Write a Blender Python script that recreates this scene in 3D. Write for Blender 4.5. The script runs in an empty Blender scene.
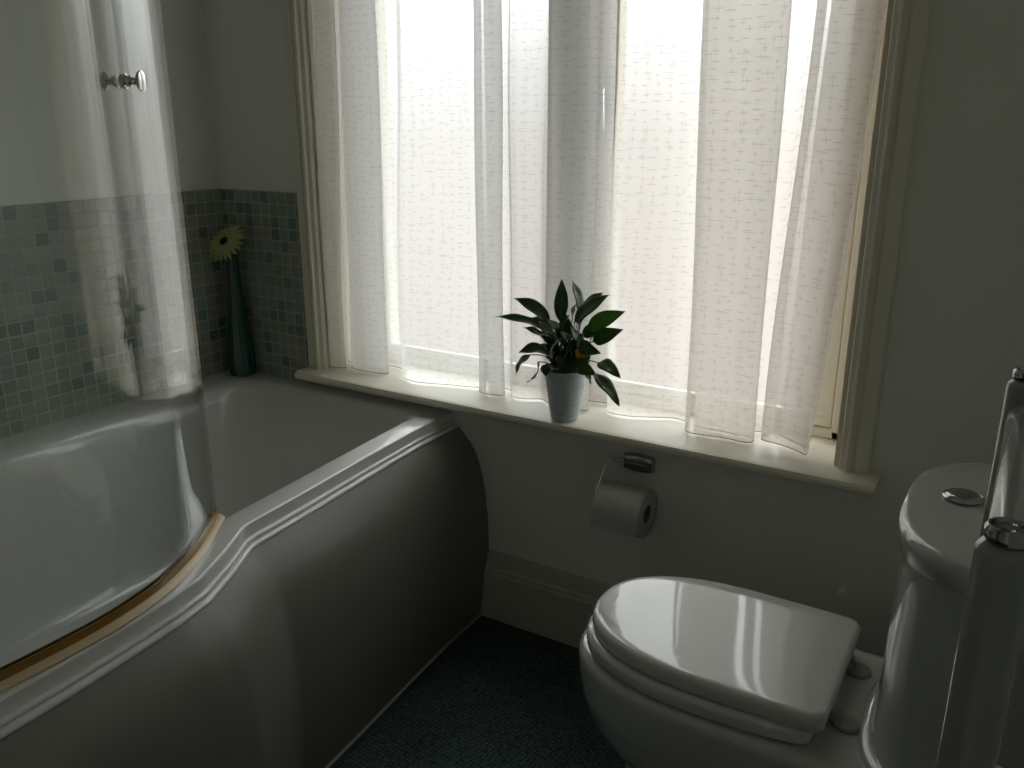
import bpy, bmesh, math, random
from mathutils import Vector, Matrix
random.seed(7)
C = bpy.context.scene.collection
SC = bpy.context.scene
PI = math.pi

# ---------------------------------------------------------------- camera
CAM = Vector((0, -1.7, 1.265))
PT, YW, FP = math.radians(17.06), math.radians(31.3), 860.0
Fv = Vector((-math.sin(YW)*math.cos(PT), math.cos(YW)*math.cos(PT), -math.sin(PT)))
Rv = Vector((math.cos(YW), math.sin(YW), 0))
Uv = Rv.cross(Fv)
cd = bpy.data.cameras.new('camera'); cam = bpy.data.objects.new('camera', cd); C.objects.link(cam)
cd.sensor_width = 36; cd.lens = FP/1024*36; cd.clip_start = 0.01
cam.matrix_world = Matrix(((Rv.x, Uv.x, -Fv.x, CAM.x), (Rv.y, Uv.y, -Fv.y, CAM.y), (Rv.z, Uv.z, -Fv.z, CAM.z), (0, 0, 0, 1)))
SC.camera = cam

def ray(u, v): return Fv + (u-512)/FP*Rv - (v-384)/FP*Uv
def at(u, v, ax, val):                      # a measured pixel becomes a point on a known plane
    d = ray(u, v); return CAM + d*((val-CAM[ax])/d[ax])

# ---------------------------------------------------------------- materials
def new_mat(name):
    m = bpy.data.materials.new(name); m.use_nodes = True
    nt = m.node_tree; nt.nodes.clear()
    out = nt.nodes.new('ShaderNodeOutputMaterial')
    return m, nt, out
def N(nt, t, **kw):
    n = nt.nodes.new(t)
    for k, v in kw.items():
        if k.startswith('in_'): n.inputs[int(k[3:])].default_value = v
        else: setattr(n, k, v)
    return n
def math_(nt, op, a, b=None, c=None):
    n = nt.nodes.new('ShaderNodeMath'); n.operation = op
    for i, v in enumerate((a, b, c)):
        if v is None: continue
        if hasattr(v, 'is_linked'): nt.links.new(v, n.inputs[i])
        else: n.inputs[i].default_value = v
    return n.outputs[0]
def simple(name, col, rough=.5, metal=0, coat=0, noise=.03, nscale=8, bump=0, bscale=60, spec=.5, trans=0):
    m, nt, out = new_mat(name)
    p = N(nt, 'ShaderNodeBsdfPrincipled')
    tc = N(nt, 'ShaderNodeTexCoord')
    nz = N(nt, 'ShaderNodeTexNoise'); nz.inputs['Scale'].default_value = nscale
    nt.links.new(tc.outputs['Object'], nz.inputs['Vector'])
    mr = N(nt, 'ShaderNodeMapRange'); mr.inputs[3].default_value = 1-noise; mr.inputs[4].default_value = 1+noise
    nt.links.new(nz.outputs['Fac'], mr.inputs[0])
    vm = N(nt, 'ShaderNodeVectorMath'); vm.operation = 'SCALE'; vm.inputs[0].default_value = col[:3]
    nt.links.new(mr.outputs[0], vm.inputs['Scale'])
    nt.links.new(vm.outputs[0], p.inputs['Base Color'])
    p.inputs['Roughness'].default_value = rough; p.inputs['Metallic'].default_value = metal
    p.inputs['Coat Weight'].default_value = coat; p.inputs['Coat Roughness'].default_value = .03
    p.inputs['Specular IOR Level'].default_value = spec
    p.inputs['Transmission Weight'].default_value = trans
    if bump:
        n2 = N(nt, 'ShaderNodeTexNoise'); n2.inputs['Scale'].default_value = bscale
        nt.links.new(tc.outputs['Object'], n2.inputs['Vector'])
        b = N(nt, 'ShaderNodeBump'); b.inputs['Strength'].default_value = bump; b.inputs['Distance'].default_value = .002
        nt.links.new(n2.outputs['Fac'], b.inputs['Height']); nt.links.new(b.outputs[0], p.inputs['Normal'])
    nt.links.new(p.outputs[0], out.inputs[0])
    return m

M = {}
M['wall'] = simple('wall paint', (.76, .78, .72), .7, bump=.15, bscale=90, noise=.02)
M['ceiling'] = simple('ceiling paint', (.84, .86, .82), .8)
M['gloss'] = simple('gloss white woodwork', (.76, .71, .60), .3, noise=.03)
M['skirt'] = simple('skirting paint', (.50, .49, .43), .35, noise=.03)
M['acrylic'] = simple('white bath acrylic', (.66, .665, .64), .14, coat=.5, noise=.01)
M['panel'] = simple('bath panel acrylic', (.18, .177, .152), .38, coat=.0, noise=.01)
M['ceramic'] = simple('white ceramic', (.50, .52, .49), .1, coat=1, noise=.01)
M['seat'] = simple('glossy toilet seat', (.62, .63, .60), .09, coat=.7, noise=.01)
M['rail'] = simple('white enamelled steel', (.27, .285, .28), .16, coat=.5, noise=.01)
M['chrome'] = simple('chrome', (.75, .77, .76), .07, metal=1, noise=.01)
M['dark_chrome'] = simple('chrome darkened for reflections', (.42, .43, .43), .08, metal=1, noise=.02)  # chrome copy, base colour darkened to stand in for dark reflections
M['dull'] = simple('grey hinge plastic', (.30, .31, .28), .35)
M['floor'] = simple('dark lino', (.035, .032, .024), .45, noise=.2, nscale=14)
M['silicone'] = simple('white sealant', (.36, .36, .32), .4)
M['paper'] = simple('tissue paper', (.46, .47, .44), .95, bump=.4, bscale=140)
M['core'] = simple('cardboard core', (.2, .16, .11), .9)
M['pot'] = simple('grey white glazed pot', (.50, .55, .60), .3, noise=.04)
M['soil'] = simple('compost', (.02, .014, .01), .95, noise=.4, nscale=60, bump=1)
M['cap'] = simple('white plastic', (.85, .85, .8), .35)
M['stem'] = simple('plant stem green', (.06, .12, .03), .5)
M['stamen'] = simple('flower centre', (.03, .012, .01), .9, bump=1, bscale=200)
M['seal'] = simple('amber screen seal', (.30, .17, .045), .25, coat=.3, noise=.1, nscale=20)
M['seal2'] = simple('pale seal strip', (.62, .48, .28), .3, noise=.08, nscale=20)

def leaf_mat(name, c1, c2, tr=.25):
    m, nt, out = new_mat(name)
    p = N(nt, 'ShaderNodeBsdfPrincipled'); p.inputs['Roughness'].default_value = .35
    uv = N(nt, 'ShaderNodeUVMap')
    sp = N(nt, 'ShaderNodeSeparateXYZ'); nt.links.new(uv.outputs[0], sp.inputs[0])
    d = math_(nt, 'ABSOLUTE', math_(nt, 'SUBTRACT', sp.outputs[0], .5))
    rib = math_(nt, 'LESS_THAN', d, .025)
    w = N(nt, 'ShaderNodeTexWave'); w.inputs['Scale'].default_value = 5; w.inputs['Distortion'].default_value = 1
    nt.links.new(uv.outputs[0], w.inputs[0])
    mx = N(nt, 'ShaderNodeMix', data_type='RGBA')
    f = math_(nt, 'MAXIMUM', rib, math_(nt, 'MULTIPLY', w.outputs['Fac'], .35))
    nt.links.new(f, mx.inputs[0]); mx.inputs[6].default_value = (*c1, 1); mx.inputs[7].default_value = (*c2, 1)
    nt.links.new(mx.outputs[2], p.inputs['Base Color'])
    t = N(nt, 'ShaderNodeBsdfTranslucent'); t.inputs[0].default_value = (c2[0]*2, c2[1]*2, c2[2]*1.2, 1)
    ms = N(nt, 'ShaderNodeMixShader'); ms.inputs[0].default_value = tr
    nt.links.new(p.outputs[0], ms.inputs[1]); nt.links.new(t.outputs[0], ms.inputs[2]); nt.links.new(ms.outputs[0], out.inputs[0])
    return m
M['leaf'] = leaf_mat('dark leaf', (.032, .068, .020), (.065, .13, .035))
M['leaf_light'] = leaf_mat('lighter leaf', (.05, .12, .02), (.10, .2, .04), .3)
M['leaf_yellow'] = leaf_mat('yellowing leaf', (.40, .22, .04), (.5, .3, .07), .3)
M['petal'] = leaf_mat('lime petal', (.46, .50, .21), (.56, .60, .30), .2)

def glass_mat(name, tint=(1, 1, 1), boost=1.0):
    m, nt, out = new_mat(name)
    tr = N(nt, 'ShaderNodeBsdfTransparent'); tr.inputs[0].default_value = (*tint, 1)
    gl = N(nt, 'ShaderNodeBsdfGlossy'); gl.inputs['Roughness'].default_value = 0.0
    geo = N(nt, 'ShaderNodeNewGeometry')
    ior = math_(nt, 'ADD', math_(nt, 'MULTIPLY', geo.outputs['Backfacing'], 1/1.52-1.52), 1.52)
    fr = N(nt, 'ShaderNodeFresnel'); nt.links.new(ior, fr.inputs['IOR'])
    nz = N(nt, 'ShaderNodeTexNoise'); nz.inputs['Scale'].default_value = 5
    mr = N(nt, 'ShaderNodeMapRange'); mr.inputs[3].default_value = .97; mr.inputs[4].default_value = 1
    nt.links.new(nz.outputs['Fac'], mr.inputs[0])
    f = math_(nt, 'MULTIPLY', math_(nt, 'MULTIPLY', fr.outputs[0], boost), mr.outputs[0])
    f.node.use_clamp = True
    ms = N(nt, 'ShaderNodeMixShader'); nt.links.new(f, ms.inputs[0])
    nt.links.new(tr.outputs[0], ms.inputs[1]); nt.links.new(gl.outputs[0], ms.inputs[2]); nt.links.new(ms.outputs[0], out.inputs[0])
    return m
M['glass'] = glass_mat('clear safety glass', (.965, .985, .97), 1.7)
M['pane'] = glass_mat('window glass', (.95, .96, .95))
M['vase'] = simple('green vase glass', (.010, .060, .043), .08, coat=.6, noise=.1, nscale=20)

def tile_mat(name, axis):
    m, nt, out = new_mat(name)
    P = .0328
    geo = N(nt, 'ShaderNodeNewGeometry'); sp = N(nt, 'ShaderNodeSeparateXYZ'); nt.links.new(geo.outputs['Position'], sp.inputs[0])
    a = math_(nt, 'DIVIDE', sp.outputs[axis], P)
    b = math_(nt, 'DIVIDE', math_(nt, 'SUBTRACT', sp.outputs[2], 1.08), P)
    fa, fb = math_(nt, 'FLOOR', a), math_(nt, 'FLOOR', b)
    ra, rb = math_(nt, 'SUBTRACT', a, fa), math_(nt, 'SUBTRACT', b, fb)
    da = math_(nt, 'ABSOLUTE', math_(nt, 'SUBTRACT', ra, .5)); db = math_(nt, 'ABSOLUTE', math_(nt, 'SUBTRACT', rb, .5))
    d = math_(nt, 'MAXIMUM', da, db)
    g = N(nt, 'ShaderNodeMapRange', interpolation_type='SMOOTHSTEP'); nt.links.new(d, g.inputs[0])
    g.inputs[1].default_value = .43; g.inputs[2].default_value = .465
    cb = N(nt, 'ShaderNodeCombineXYZ'); nt.links.new(fa, cb.inputs[0]); nt.links.new(fb, cb.inputs[1]); cb.inputs[2].default_value = axis*3.3
    wn = N(nt, 'ShaderNodeTexWhiteNoise', noise_dimensions='3D'); nt.links.new(cb.outputs[0], wn.inputs[0])
    cr = N(nt, 'ShaderNodeValToRGB'); cr.color_ramp.interpolation = 'CONSTANT'
    cols = [(0, (.27, .31, .27)), (.22, (.25, .28, .20)), (.40, (.30, .32, .24)), (.55, (.29, .31, .30)), (.70, (.23, .30, .27)), (.82, (.16, .225, .20)), (.93, (.145, .195, .165))]
    e = cr.color_ramp.elements
    e[0].position, e[0].color = 0, (*cols[0][1], 1); e[1].position, e[1].color = cols[1][0], (*cols[1][1], 1)
    for q, c in cols[2:]:
        x = e.new(q); x.color = (*c, 1)
    nt.links.new(wn.outputs[0], cr.inputs[0])
    nz = N(nt, 'ShaderNodeTexNoise'); nz.inputs['Scale'].default_value = 120; nt.links.new(geo.outputs['Position'], nz.inputs['Vector'])
    m1 = N(nt, 'ShaderNodeMix', data_type='RGBA', blend_type='OVERLAY'); m1.inputs[0].default_value = .25
    nt.links.new(cr.outputs[0], m1.inputs[6]); nt.links.new(nz.outputs['Fac'], m1.inputs[7])
    mx = N(nt, 'ShaderNodeMix', data_type='RGBA'); nt.links.new(g.outputs[0], mx.inputs[0])
    nt.links.new(m1.outputs[2], mx.inputs[6]); mx.inputs[7].default_value = (.40, .42, .37, 1)
    p = N(nt, 'ShaderNodeBsdfPrincipled'); nt.links.new(mx.outputs[2], p.inputs['Base Color'])
    rr = math_(nt, 'ADD', math_(nt, 'MULTIPLY', g.outputs[0], .5), .25); nt.links.new(rr, p.inputs['Roughness'])
    bp = N(nt, 'ShaderNodeBump'); bp.inputs['Strength'].default_value = .5; bp.inputs['Distance'].default_value = .0015
    nt.links.new(math_(nt, 'SUBTRACT', 1, g.outputs[0]), bp.inputs['Height']); nt.links.new(bp.outputs[0], p.inputs['Normal'])
    nt.links.new(p.outputs[0], out.inputs[0])
    return m
M['tile_left'] = tile_mat('mosaic tile left', 1)
M['tile_far'] = tile_mat('mosaic tile far', 0)

def curtain_mat(name, tint):
    m, nt, out = new_mat(name)
    uv = N(nt, 'ShaderNodeUVMap'); sp = N(nt, 'ShaderNodeSeparateXYZ'); nt.links.new(uv.outputs[0], sp.inputs[0])
    def crosses(S, seed, L, T):
        # a jittered little cross (one long arm, one short) in every cell of the weave
        a = math_(nt, 'DIVIDE', sp.outputs[0], S); b = math_(nt, 'DIVIDE', sp.outputs[1], S*.72)
        a = math_(nt, 'ADD', a, seed*.37); b = math_(nt, 'ADD', b, seed*.61)
        fa, fb = math_(nt, 'FLOOR', a), math_(nt, 'FLOOR', b)
        ra, rb = math_(nt, 'SUBTRACT', a, fa), math_(nt, 'SUBTRACT', b, fb)
        cb = N(nt, 'ShaderNodeCombineXYZ'); nt.links.new(fa, cb.inputs[0]); nt.links.new(fb, cb.inputs[1]); cb.inputs[2].default_value = seed
        wn = N(nt, 'ShaderNodeTexWhiteNoise', noise_dimensions='3D'); nt.links.new(cb.outputs[0], wn.inputs[0])
        sc = N(nt, 'ShaderNodeSeparateColor'); nt.links.new(wn.outputs['Color'], sc.inputs[0])
        dx = math_(nt, 'MULTIPLY', math_(nt, 'ABSOLUTE', math_(nt, 'SUBTRACT', ra, math_(nt, 'ADD', math_(nt, 'MULTIPLY', sc.outputs[0], .4), .3))), S)
        dy = math_(nt, 'MULTIPLY', math_(nt, 'ABSOLUTE', math_(nt, 'SUBTRACT', rb, math_(nt, 'ADD', math_(nt, 'MULTIPLY', sc.outputs[1], .5), .25))), S*.72)
        la = math_(nt, 'MULTIPLY', math_(nt, 'ADD', sc.outputs[2], .35), L)
        h = math_(nt, 'MULTIPLY', math_(nt, 'LESS_THAN', dx, la), math_(nt, 'LESS_THAN', dy, T))
        lb = math_(nt, 'MULTIPLY', math_(nt, 'ADD', sc.outputs[0], .1), L*1.0)
        v = math_(nt, 'MULTIPLY', math_(nt, 'LESS_THAN', dy, lb), math_(nt, 'LESS_THAN', dx, T))
        return math_(nt, 'MAXIMUM', h, math_(nt, 'MULTIPLY', v, .8))
    k = math_(nt, 'MAXIMUM', crosses(.026, 1.0, .0078, .0008), crosses(.046, 2.0, .0095, .0006))
    # slub threads across the weave
    mp = N(nt, 'ShaderNodeMapping'); nt.links.new(uv.outputs[0], mp.inputs[0]); mp.inputs['Scale'].default_value = (14, 420, 1)
    nz = N(nt, 'ShaderNodeTexNoise'); nz.inputs['Scale'].default_value = 1; nz.inputs['Detail'].default_value = 1; nt.links.new(mp.outputs[0], nz.inputs['Vector'])
    slub = math_(nt, 'MULTIPLY', nz.outputs['Fac'], .06)
    # hem and side seams: doubled cloth
    hem = math_(nt, 'MULTIPLY', math_(nt, 'LESS_THAN', sp.outputs[1], .0025), .7)
    dk = math_(nt, 'MAXIMUM', math_(nt, 'MULTIPLY', k, .34), hem)
    den = math_(nt, 'ADD', dk, slub); den.node.use_clamp = True
    keep = math_(nt, 'SUBTRACT', 1, den)
    colv = N(nt, 'ShaderNodeVectorMath', operation='SCALE'); colv.inputs[0].default_value = tint; nt.links.new(keep, colv.inputs['Scale'])
    tl = N(nt, 'ShaderNodeBsdfTranslucent'); df = N(nt, 'ShaderNodeBsdfDiffuse')
    nt.links.new(colv.outputs[0], tl.inputs[0]); nt.links.new(colv.outputs[0], df.inputs[0])
    m1 = N(nt, 'ShaderNodeMixShader'); m1.inputs[0].default_value = .40
    nt.links.new(tl.outputs[0], m1.inputs[1]); nt.links.new(df.outputs[0], m1.inputs[2])
    tp = N(nt, 'ShaderNodeBsdfTransparent'); tp.inputs[0].default_value = (1, 1, 1, 1)
    m2 = N(nt, 'ShaderNodeMixShader')
    nt.links.new(math_(nt, 'MULTIPLY', math_(nt, 'SUBTRACT', 1, den), .42), m2.inputs[0])
    nt.links.new(m1.outputs[0], m2.inputs[1]); nt.links.new(tp.outputs[0], m2.inputs[2])
    nt.links.new(m2.outputs[0], out.inputs[0])
    return m
M['curtain_l'] = curtain_mat('sheer slub voile', (.80, .795, .785))
M['curtain_r'] = curtain_mat('sheer slub voile warm', (.82, .785, .745))

def rug_mat():
    m, nt, out = new_mat('dark green tufted rug')
    geo = N(nt, 'ShaderNodeNewGeometry')
    mp = N(nt, 'ShaderNodeMapping'); nt.links.new(geo.outputs['Position'], mp.inputs[0])
    mp.inputs['Rotation'].default_value = (0, 0, math.radians(4))
    v = N(nt, 'ShaderNodeTexVoronoi'); v.inputs['Scale'].default_value = 105; v.inputs['Randomness'].default_value = .35
    nt.links.new(mp.outputs[0], v.inputs['Vector'])
    v2 = N(nt, 'ShaderNodeTexNoise'); v2.inputs['Scale'].default_value = 5; nt.links.new(geo.outputs['Position'], v2.inputs['Vector'])
    cr = N(nt, 'ShaderNodeValToRGB'); e = cr.color_ramp.elements
    e[0].color = (.11, .17, .16, 1); e[1].color = (.022, .036, .034, 1); e[0].position = .15; e[1].position = .75
    nt.links.new(v.outputs['Distance'], cr.inputs[0])
    p = N(nt, 'ShaderNodeBsdfPrincipled'); p.inputs['Roughness'].default_value = .9; p.inputs['Specular IOR Level'].default_value = .1
    mx = N(nt, 'ShaderNodeMix', data_type='RGBA', blend_type='MULTIPLY'); mx.inputs[0].default_value = .6
    nt.links.new(cr.outputs[0], mx.inputs[6]); nt.links.new(v2.outputs['Fac'], mx.inputs[7])
    nt.links.new(mx.outputs[2], p.inputs['Base Color'])
    b = N(nt, 'ShaderNodeBump', invert=True); b.inputs['Strength'].default_value = .9; b.inputs['Distance'].default_value = .004
    nt.links.new(v.outputs['Distance'], b.inputs['Height']); nt.links.new(b.outputs[0], p.inputs['Normal'])
    nt.links.new(p.outputs[0], out.inputs[0])
    return m
M['rug'] = rug_mat()

# ---------------------------------------------------------------- mesh helpers
def tag(o, label=None, cat=None, group=None, kind=None):
    if label: o['label'] = label
    if cat: o['category'] = cat
    if group: o['group'] = group
    if kind: o['kind'] = kind
    return o
def empty(name, loc=(0, 0, 0)):
    o = bpy.data.objects.new(name, None); C.objects.link(o); o.location = loc; o.empty_display_size = .05
    return o
def obj(name, bm, mat, parent=None, smooth=True, sharp=40, bevel=0, seg=2, sub=0):
    bmesh.ops.recalc_face_normals(bm, faces=bm.faces)
    me = bpy.data.meshes.new(name); bm.to_mesh(me); bm.free()
    o = bpy.data.objects.new(name, me); C.objects.link(o)
    me.materials.append(mat)
    if smooth:
        me.polygons.foreach_set('use_smooth', [True]*len(me.polygons))
        if sharp < 180: me.set_sharp_from_angle(angle=math.radians(sharp))
    if bevel:
        b = o.modifiers.new('bevel', 'BEVEL'); b.width = bevel; b.segments = seg; b.limit_method = 'ANGLE'; b.angle_limit = math.radians(35)
        b.harden_normals = False
    if sub:
        s = o.modifiers.new('sub', 'SUBSURF'); s.levels = sub; s.render_levels = sub
    if parent:
        o.parent = parent
        o.location = -Vector(parent_world(parent))
    return o
def parent_world(p):
    v = Vector(p.location); q = p.parent
    while q: v += q.location; q = q.parent
    return v
def box(bm, x0, x1, y0, y1, z0, z1):
    v = [bm.verts.new((x, y, z)) for x in (x0, x1) for y in (y0, y1) for z in (z0, z1)]
    for f in ((0, 1, 3, 2), (4, 6, 7, 5), (0, 4, 5, 1), (2, 3, 7, 6), (0, 2, 6, 4), (1, 5, 7, 3)): bm.faces.new([v[i] for i in f])
def loft(bm, rings, closed=True, cap0=False, cap1=False):
    R = [[bm.verts.new(p) for p in r] for r in rings]
    n = len(R[0])
    for a, b in zip(R, R[1:]):
        for i in range(n if closed else n-1):
            j = (i+1) % n
            try: bm.faces.new((a[i], a[j], b[j], b[i]))
            except ValueError: pass
    if cap0: bm.faces.new(R[0])
    if cap1: bm.faces.new(R[-1])
    return R
def lathe(bm, prof, center, axis=Vector((0, 0, 1)), n=40):
    axis = Vector(axis).normalized()
    u = axis.orthogonal().normalized(); w = axis.cross(u); c = Vector(center)
    rings = []
    for r, h in prof:
        r = max(r, 1e-5)
        rings.append([c+axis*h+(u*math.cos(2*PI*i/n)+w*math.sin(2*PI*i/n))*r for i in range(n)])
    loft(bm, rings, True, True, True)
def tube(bm, pts, r, n=14, cap=True):
    pts = [Vector(p) for p in pts]; rings = []
    rr = r if isinstance(r, (list, tuple)) else [r]*len(pts)
    prev = None
    for i, p in enumerate(pts):
        t = (pts[min(i+1, len(pts)-1)]-pts[max(i-1, 0)]).normalized()
        if prev is None: u = t.orthogonal().normalized()
        else: u = (prev-t*prev.dot(t)).normalized()
        prev = u; w = t.cross(u)
        rings.append([p+(u*math.cos(2*PI*k/n)+w*math.sin(2*PI*k/n))*rr[i] for k in range(n)])
    loft(bm, rings, True, cap, cap)
def catmull(pts, k=8, closed=False):
    P = [Vector(p) for p in pts]; out = []; n = len(P)
    rng = range(n if closed else n-1)
    for i in rng:
        p1, p2 = P[i], P[(i+1) % n]
        p0 = P[(i-1) % n] if (closed or i > 0) else p1*2-p2
        p3 = P[(i+2) % n] if (closed or i+2 < n) else p2*2-p1
        for j in range(k):
            t = j/k
            out.append(.5*((2*p1)+(p2-p0)*t+(2*p0-5*p1+4*p2-p3)*t*t+(3*p1-p0-3*p2+p3)*t**3))
    if not closed: out.append(P[-1])
    return out
def lerp_tab(tab, x):
    if x <= tab[0][0]: return tab[0][1]
    for (a, fa), (b, fb) in zip(tab, tab[1:]):
        if x <= b: return fa+(fb-fa)*(x-a)/(b-a)
    return tab[-1][1]

# ---------------------------------------------------------------- the room
XL, XR, YB, H = -2.0, .105, -2.5, 2.35
WX0, WX1, WZ0, WZ1 = -1.634, -.268, .605, 2.02      # window opening
SILL = .605
DEP = .26
def struct(name, bm, mat, smooth=False, bevel=0):
    o = obj(name, bm, mat, None, smooth=smooth, bevel=bevel); o['kind'] = 'structure'; return o
bm = bmesh.new(); box(bm, XL-.12, XR+.12, YB-.12, DEP, -.1, 0); struct('floor', bm, M['floor'])
bm = bmesh.new(); box(bm, XL-.12, XR+.12, YB-.12, DEP, H, H+.1); struct('ceiling', bm, M['ceiling'])
bm = bmesh.new(); box(bm, XL-.12, XL, YB, DEP, 0, H); struct('wall_left', bm, M['wall'])
bm = bmesh.new(); box(bm, XR, XR+.12, YB, DEP, 0, H); struct('wall_right', bm, M['wall'])
DX0, DX1, DH = -.86, -.10, 2.0
bm = bmesh.new(); box(bm, XL-.12, DX0, YB-.12, YB, 0, H); box(bm, DX1, XR+.12, YB-.12, YB, 0, H); box(bm, DX0, DX1, YB-.12, YB, DH, H); struct('wall_back', bm, M['wall'])
fill_door = empty('fill_door_1', (DX0, YB-.1, 0)); fill_door['kind'] = 'structure'; fill_door.rotation_euler = (0, 0, math.radians(-5))  # unseen door, added and left ajar so daylight fills in from behind
bm = bmesh.new(); box(bm, 0, .75, -.02, .02, .006, DH-.006)
for x0 in (.1, .42):
    for z0, z1 in ((.2, .85), (1.0, 1.8)): box(bm, x0, x0+.24, .02, .026, z0, z1); box(bm, x0, x0+.24, -.026, -.02, z0, z1)
dl_ = obj('fill_door_leaf', bm, M['gloss'], None, smooth=False, bevel=.002); dl_.parent = fill_door
bm = bmesh.new(); tube(bm, [(.69, .02, 1.0), (.69, .055, 1.0), (.685, .062, 1.0), (.58, .062, 1.0)], .009); dh_ = obj('fill_door_handle', bm, M['chrome'], None); dh_.parent = fill_door
bm = bmesh.new(); box(bm, XL, -1.02, -1.9, -1.78, 0, H); struct('wall_shower', bm, M['wall'])
bm = bmesh.new()
box(bm, XL, WX0, 0, DEP, 0, H); box(bm, WX1, XR, 0, DEP, 0, H)
box(bm, WX0, WX1, 0, DEP, 0, WZ0-.03); box(bm, WX0, WX1, 0, DEP, WZ1, H)
struct('wall_window', bm, M['wall'])
# tiled splashbacks (a slab of tile on each wall)
bm = bmesh.new(); box(bm, XL, XL+.008, -1.78, 0, .545, 1.08); o = struct('trim_1', bm, M['tile_left'], bevel=.001)
o['label'] = 'mosaic tiled splashback on the left wall'
bm = bmesh.new(); box(bm, XL+.008, -1.69, -.008, 0, .545, 1.08); o = struct('trim_2', bm, M['tile_far'], bevel=.001)
o['label'] = 'mosaic tiled splashback beside the window'
# skirting on window wall, right wall and back wall
def profile_run(name, prof, axis, a0, a1, base, sign):
    """prof: (out, z) points swept along an axis"""
    bm = bmesh.new(); r = []
    for a in (a0, a1):
        r.append([((a, base+sign*o_, z) if axis == 0 else (base+sign*o_, a, z)) for o_, z in prof])
    loft(bm, r, True, True, True)
    return bm
SK = [(0, 0), (.020, 0), (.020, .132), (.017, .138), (.017, .146), (.0125, .152), (.0105, .165), (.009, .178), (.005, .186), (.004, .192), (0, .192)]
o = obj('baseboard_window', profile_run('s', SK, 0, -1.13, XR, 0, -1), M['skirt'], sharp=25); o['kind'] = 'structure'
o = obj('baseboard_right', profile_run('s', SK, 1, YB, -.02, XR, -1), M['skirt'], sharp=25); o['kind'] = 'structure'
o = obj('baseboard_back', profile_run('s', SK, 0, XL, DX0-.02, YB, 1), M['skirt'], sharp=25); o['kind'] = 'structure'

# ---------------------------------------------------------------- window
win = empty('window_1', ((WX0+WX1)/2, 0, SILL)); win['kind'] = 'structure'
# sill board with a rounded nose and horns past the architraves
bm = bmesh.new()
nose = [(.2, SILL-.026), (-.056, SILL-.026), (-.064, SILL-.023), (-.069, SILL-.018), (-.070, SILL-.011), (-.067, SILL-.004), (-.058, SILL), (.2, SILL)]
pf = [(y, z) for y, z in nose]
xa, xb = -1.692, -.19
vs = [[bm.verts.new((x, y, z)) for y, z in pf] for x in (xa, xb)]
for i in range(len(pf)):
    j = (i+1) % len(pf); bm.faces.new((vs[0][i], vs[0][j], vs[1][j], vs[1][i]))
bm.faces.new(vs[0]); bm.faces.new(vs[1])
obj('window_sill', bm, M['gloss'], win, sharp=30)
# architraves: moulded profile (in, out) swept up each side and along the head
AR = [(0, 0), (0, .016), (.003, .020), (.026, .022), (.029, .018), (.032, .017), (.035, .022), (.040, .026), (.044, .024), (.046, .018), (.050, .016), (.056, .014), (.058, .010), (.058, 0)]
def arch_side(x_out, s):
    bm = bmesh.new(); rr = []
    for z in (SILL, WZ1+.075): rr.append([(x_out+s*a, -b, z) for a, b in AR])
    # mitre the head end
    rr[1] = [(x_out+s*a, -b, WZ1+.066-a) for a, b in AR]
    loft(bm, rr, True, True, True); return bm
obj('architrave', arch_side(-1.688, 1), M['gloss'], win, sharp=25)
obj('architrave', arch_side(-.211, -1), M['gloss'], win, sharp=25)
bm = bmesh.new(); rr = [[(-1.688+a, -b, WZ1+.066-a) for a, b in AR], [(-.211-a, -b, WZ1+.066-a) for a, b in AR]]
loft(bm, rr, True, True, True); obj('architrave', bm, M['gloss'], win, sharp=25)
# reveals (linings)
bm = bmesh.new(); box(bm, WX0, WX0+.012, 0, .2, SILL, WZ1); box(bm, WX1-.012, WX1, 0, .2, SILL, WZ1); box(bm, WX0, WX1, 0, .2, WZ1-.012, WZ1)
obj('window_lining', bm, M['gloss'], win, smooth=False)
# outer frame, mullion and transom-less casements
FY0, FY1 = .145, .215
bm = bmesh.new()
fz0, fz1 = SILL, WZ1-.012
box(bm, WX0+.012, WX0+.05, FY0, FY1, fz0, fz1); box(bm, WX1-.05, WX1-.012, FY0, FY1, fz0, fz1)
box(bm, WX0+.012, WX1-.012, FY0, FY0+.03, fz0, fz0+.02); box(bm, WX0+.012, WX1-.012, FY0, FY1, fz1-.04, fz1)
box(bm, -.985, -.90, FY0-.038, FY1, fz0, fz1)
obj('window_frame', bm, M['gloss'], win, smooth=False, bevel=.003)
def casement(x0, x1):
    bm = bmesh.new(); t = .045
    y0, y1 = .155, .2
    box(bm, x0, x0+t, y0, y1, fz0+.022, fz1-.042); box(bm, x1-t, x1, y0, y1, fz0+.022, fz1-.042)
    box(bm, x0+t, x1-t, y0, .172, fz0+.020, fz0+.050); box(bm, x0+t, x1-t, y0, y1, fz1-.09, fz1-.042)
    s = obj('casement', bm, M['gloss'], win, smooth=False, bevel=.004)
    bm = bmesh.new(); box(bm, x0+t-.004, x1-t+.004,   .164, .168, fz0+.048, fz1-.086)
    g = obj('glass_pane', bm, M['pane'], s, smooth=False); g.location = (0, 0, 0)
    return s
casement(WX0+.052, -.987); c2 = casement(-.898, WX1-.052)
bm = bmesh.new(); box(bm, -.888, -.868, .146, .155, 1.27, 1.37); tube(bm, [(-.878, .15, 1.33), (-.878, .132, 1.33), (-.878, .128, 1.325), (-.874, .128, 1.24)], .006)
h = obj('casement_handle', bm, M['chrome'], c2, bevel=.002); h.location = (0, 0, 0)

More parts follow.
